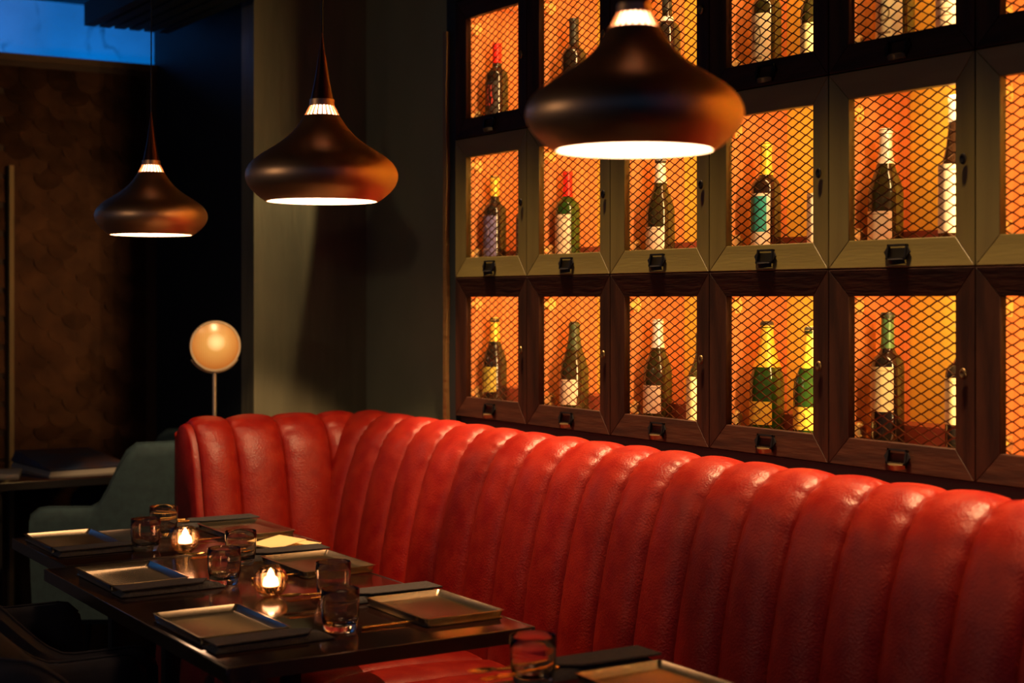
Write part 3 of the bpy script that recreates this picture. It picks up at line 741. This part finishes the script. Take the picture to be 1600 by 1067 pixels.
# left side settings (diner faces +X), right side settings (diner faces -X)
posn = {'L1': 'nearest left setting of the long table', 'L2': 'second left setting of the long table', 'L3': 'left setting of the far small table',
        'R1': 'nearest banquette-side setting of the long table', 'R2': 'second banquette-side setting of the long table', 'R3': 'banquette-side setting of the far small table', 'R0': 'setting on the near table at the bottom'}
SET = {'L1': (1.212, 3.09), 'L2': (1.235, 3.745), 'L3': (1.270, 4.375), 'R1': (1.680, 3.00), 'R2': (1.700, 3.655), 'R3': (1.770, 4.310), 'R0': (1.685, 2.165)}
for k, (x, y) in SET.items():
    left = k[0] == 'L'
    tray(x, y, 0, .195, .285, 'square pewter tray with raised rim, '+posn[k])
    if left:
        ny_ = y-.195
        if k == 'L3': ny_ = y-.185
        napkin(x+.030, ny_, 0, .26, .075, 'long folded charcoal napkin beside the tray, '+posn[k])
        cutlery(x+.245, ny_+.015, -.05+(0 if k != 'L3' else .12), 'knife', 'gold knife beyond the napkin, '+posn[k])
    else:
        ny_ = y+.195
        napkin(x-.02, ny_, PI, .27, .085, 'folded charcoal napkin holding gold cutlery, '+posn[k], soft=.6 if k == 'R0' else .2)
        cutlery(x-.11, ny_-.015, PI+.06, 'fork', 'gold fork poking out of the napkin, '+posn[k], TZ+.017)
        cutlery(x-.11, ny_+.018, PI-.05, 'spoon', 'gold spoon poking out of the napkin, '+posn[k], TZ+.017)

# tumblers
def tumbler(x, y, label, r=.041, h=.088):
    pr = [(.0001, 0), (r*.78, 0), (r*.84, .004), (r*.97, h*.35), (r, h*.75), (r*.99, h-.001), (r*.975, h), (r*.955, h-.001), (r*.955, h*.75), (r*.92, h*.35), (r*.76, .016), (r*.4, .0125), (.0001, .012)]
    o = link('tumbler', MB().lathe(pr, 32).mesh(60), 'tumbler', None, (x, y, TZ)); tag(o, label, 'glass', 'water tumblers on the tables'); return o
tumbler(1.410, 4.150, 'smoked tumbler on the far table, in front of the teal chair')
tumbler(1.538, 4.368, 'far tumbler against the end of the red banquette, behind the nearer one')
tumbler(1.547, 3.798, 'tumbler in the middle of the long table, the farther of the overlapping pair')
tumbler(1.407, 3.560, 'tumbler left of the large candle, the nearer of the overlapping pair')
tumbler(1.548, 3.240, 'tumbler just right of the large candle globe')
tumbler(1.416, 2.930, 'tumbler nearest the front edge of the long table')
tumbler(1.516, 2.338, 'tumbler on the near table at the bottom of the picture', .0425, .088)

# candle globes
def candle(x, y, label, power):
    t = thing('candle_globe', label, 'candle holder', (x, y, TZ), 0, 'candle globes on the tables')
    R = .0405; pr = []
    for i in range(11):
        a = -PI/2+.42+(PI-.42-.62)*i/10; pr.append((R*math.cos(a), R*.98+R*math.sin(a)))
    z0 = pr[0][1]; pr = [(r, z-z0) for r, z in pr]
    inner = [(r-.004, z+.002) for r, z in pr[::-1]]
    link('glass_globe', MB().lathe([(.0001, 0)]+pr+inner, 14).mesh(0), 'globe', t)
    link('candle', MB().lathe([(.0001, .026), (.018, .026), (.0195, .030), (.0165, .044), (.011, .049), (.0001, .048)], 20).mesh(50), 'wax', t)
    link('candle_cup', MB().lathe([(.0001, .010), (.013, .010), (.0195, .025), (.0185, .026)], 20).mesh(50), 'nickel', t)
    link('flame', MB().lathe([(.0008, .045), (.008, .050), (.0085, .054), (.005, .061), (.0005, .068)], 14).mesh(60), 'flame', t)
    light('candle_glow', 'POINT', (x, y, TZ+.052), (x, y, 0), (1, .55, .22), power, .007)
candle(1.489, 4.055, 'small farther candle globe glowing on the far table', .35)
candle(1.437, 3.345, 'larger nearer candle globe glowing in the middle of the long table', .35)

# cream cards by the second right setting
t = thing('folded_card', 'cream folded paper card lying at the banquette side of the tables', 'card', (1.79, 4.02, TZ), .25)
mb = MB(); mb.box(-.10, .055, -.065, .065, .004, .006, Matrix.Rotation(.0, 4, 'Y')); link('lower_leaf', mb.mesh(0), 'card', t)
mb = MB(); mb.box(0, .105, -.062, .06, 0, .0015, Matrix.Translation((-.10, 0, .0065)) @ Matrix.Rotation(-.13, 4, 'Y')); link('upper_leaf', mb.mesh(0), 'card', t)

# ------------------------------------------------------------------ tub chairs
def tub(loc, rz, sw, back_h, arm_h, fabric, label, arm_len=.27, group=None, ua=.36, ub=.70):
    """U-shaped shell opening towards its +x; the top dips from the back to the arms"""
    t = thing('tub_chair', label, 'chair', loc, rz, group)
    hw = sw/2; pts = []; n = 48
    L_arc = PI*hw; Ltot = L_arc+2*arm_len
    for i in range(n+1):
        s = -Ltot/2+Ltot*i/n
        if abs(s) <= L_arc/2:
            a = PI+s/hw; x, y = hw*math.cos(a), hw*math.sin(a); nx, ny = math.cos(a), math.sin(a)
        else:
            q = abs(s)-L_arc/2; sg = 1 if s < 0 else -1
            x, y, nx, ny = q, sg*hw, 0, sg
        u = abs(s)/(Ltot/2)
        e = max(0, min(1, (u-ua)/(ub-ua))); e = e*e*(3-2*e)
        top = back_h+(arm_h-back_h)*e
        ee = max(0, (u-.93)/.07); top -= .03*ee*ee
        pts.append((x, y, nx, ny, top))
    v = []; f = []; th = .032; z0 = .33
    def section(p):
        x, y, nx, ny, top = p
        fl_ = .045
        out = []
        for (o_, z) in ((th*.2, z0), (th*.8+.01, (z0+top)/2), (th+.02, top-.05), (th+.018, top-.016), (th*.5+.015, top), (-.004+.012, top-.002), (-th*.5+.010, top-.018), (-th*.6, top-.06), (-th*.9, (z0+top)/2), (-th, z0)):
            out.append((x+nx*o_, y+ny*o_, z))
        return out
    for p in pts: v += section(p)
    m = 10
    for i in range(n):
        for k in range(m): f.append((i*m+k, i*m+(k+1) % m, (i+1)*m+(k+1) % m, (i+1)*m+k))
    f.append(tuple(range(m))); f.append(tuple(n*m+k for k in range(m-1, -1, -1)))
    link('shell', fin(v, f, 50), fabric, t)
    mb = MB(); mb.tube([(p[0]+p[2]*(th*.5+.013), p[1]+p[3]*(th*.5+.013), p[4]+.001) for p in pts], .0035, 6)
    link('piping', mb.mesh(60), fabric, t)
    # seat cushion
    v = []; f = []; ring = []
    for i in range(25):
        a = PI/2+PI*i/24; ring.append(((hw-.04)*math.cos(a), (hw-.04)*math.sin(a)))
    ring += [(arm_len-.02, -(hw-.04)), (arm_len+.02, -(hw-.08)), (arm_len+.02, (hw-.08)), (arm_len-.02, (hw-.04))]
    k = len(ring)
    for sc, z in ((.90, .30), (1, .33), (1, .42), (.97, .455), (.88, .468)):
        for p in ring: v.append((p[0]*sc, p[1]*sc, z))
    for j in range(4):
        for i in range(k): f.append((j*k+i, j*k+(i+1) % k, (j+1)*k+(i+1) % k, (j+1)*k+i))
    f.append(tuple(range(k-1, -1, -1))); f.append(tuple(4*k+i for i in range(k)))
    link('seat_cushion', fin(v, f, 40), fabric, t)
    for sx, sy in ((-.13, -.16), (-.13, .16), (.20, -.18), (.20, .18)):
        link('leg', MB().tube([(sx, sy, .31), (sx*1.2, sy*1.12, 0.0)], [.014, .009], 10).mesh(50), 'pole' if fabric == 'navy' else 'blackmetal', t)
    return t
tub((1.83, 5.50, 0), math.radians(150), .53, .945, .725, 'velvet', 'teal velvet tub chair with high back and low arm behind the far table', arm_len=.30, ua=.50, ub=.70)
tub((.97, 3.68, 0), .0, .54, .82, .665, 'navy', 'dark navy tub chair at the left edge, farther of the two by the long table', arm_len=.20, group='navy tub chairs')
tub((.92, 3.02, 0), .0, .54, .80, .665, 'navy', 'dark navy tub chair nearest the camera at the bottom left corner', arm_len=.20, group='navy tub chairs')

# ------------------------------------------------------------------ far side table with reading matter
t = thing('side_table', 'dark side table below the copper scale screen at the far left', 'table', (1.25, 5.85, 0))
link('tabletop', box(-.55, .62, -.36, .38, .775, .805, .002), 'table', t)
link('edge_strip', box(-.55, .62, -.366, -.360, .777, .803), 'blackmetal', t)
for sx in (-.50, .10):
    for sy in (-.20, .30): link('leg', box(sx, sx+.04, sy, sy+.04, 0, .775, .002), 'blackmetal', t)
link('shelf', box(-.5, .14, -.20, .34, .25, .27), 'table', t)
t = thing('magazine', 'dark blue covered magazine lying open-edged on the far side table', 'magazine', (1.67, 5.80, .8055), .08)
for i in range(4): link('page_block', box(-.15+.003*i, .15-.002*i, -.21, .20, .006*i, .006*i+.005), 'paper' if i < 3 else 'cover_blue', t)
v = [(-.15, -.215, .024), (.155, -.215, .024), (.155, .2, .024), (-.15, .2, .024), (-.15, -.215, .027), (.155, -.215, .027), (.15, .18, .060), (-.14, .18, .066)]
link('cover', fin(v, [(0, 1, 2, 3), (7, 6, 5, 4), (0, 4, 5, 1), (1, 5, 6, 2), (2, 6, 7, 3), (3, 7, 4, 0)], 0), 'cover_blue', t)
o = link('booklet', box(-.07, .07, -.10, .10, 0, .014, .001), 'paper', None, (1.40, 5.72, .8055), (0, 0, -.3)); tag(o, 'small grey booklet left of the dark magazine on the far side table', 'booklet')
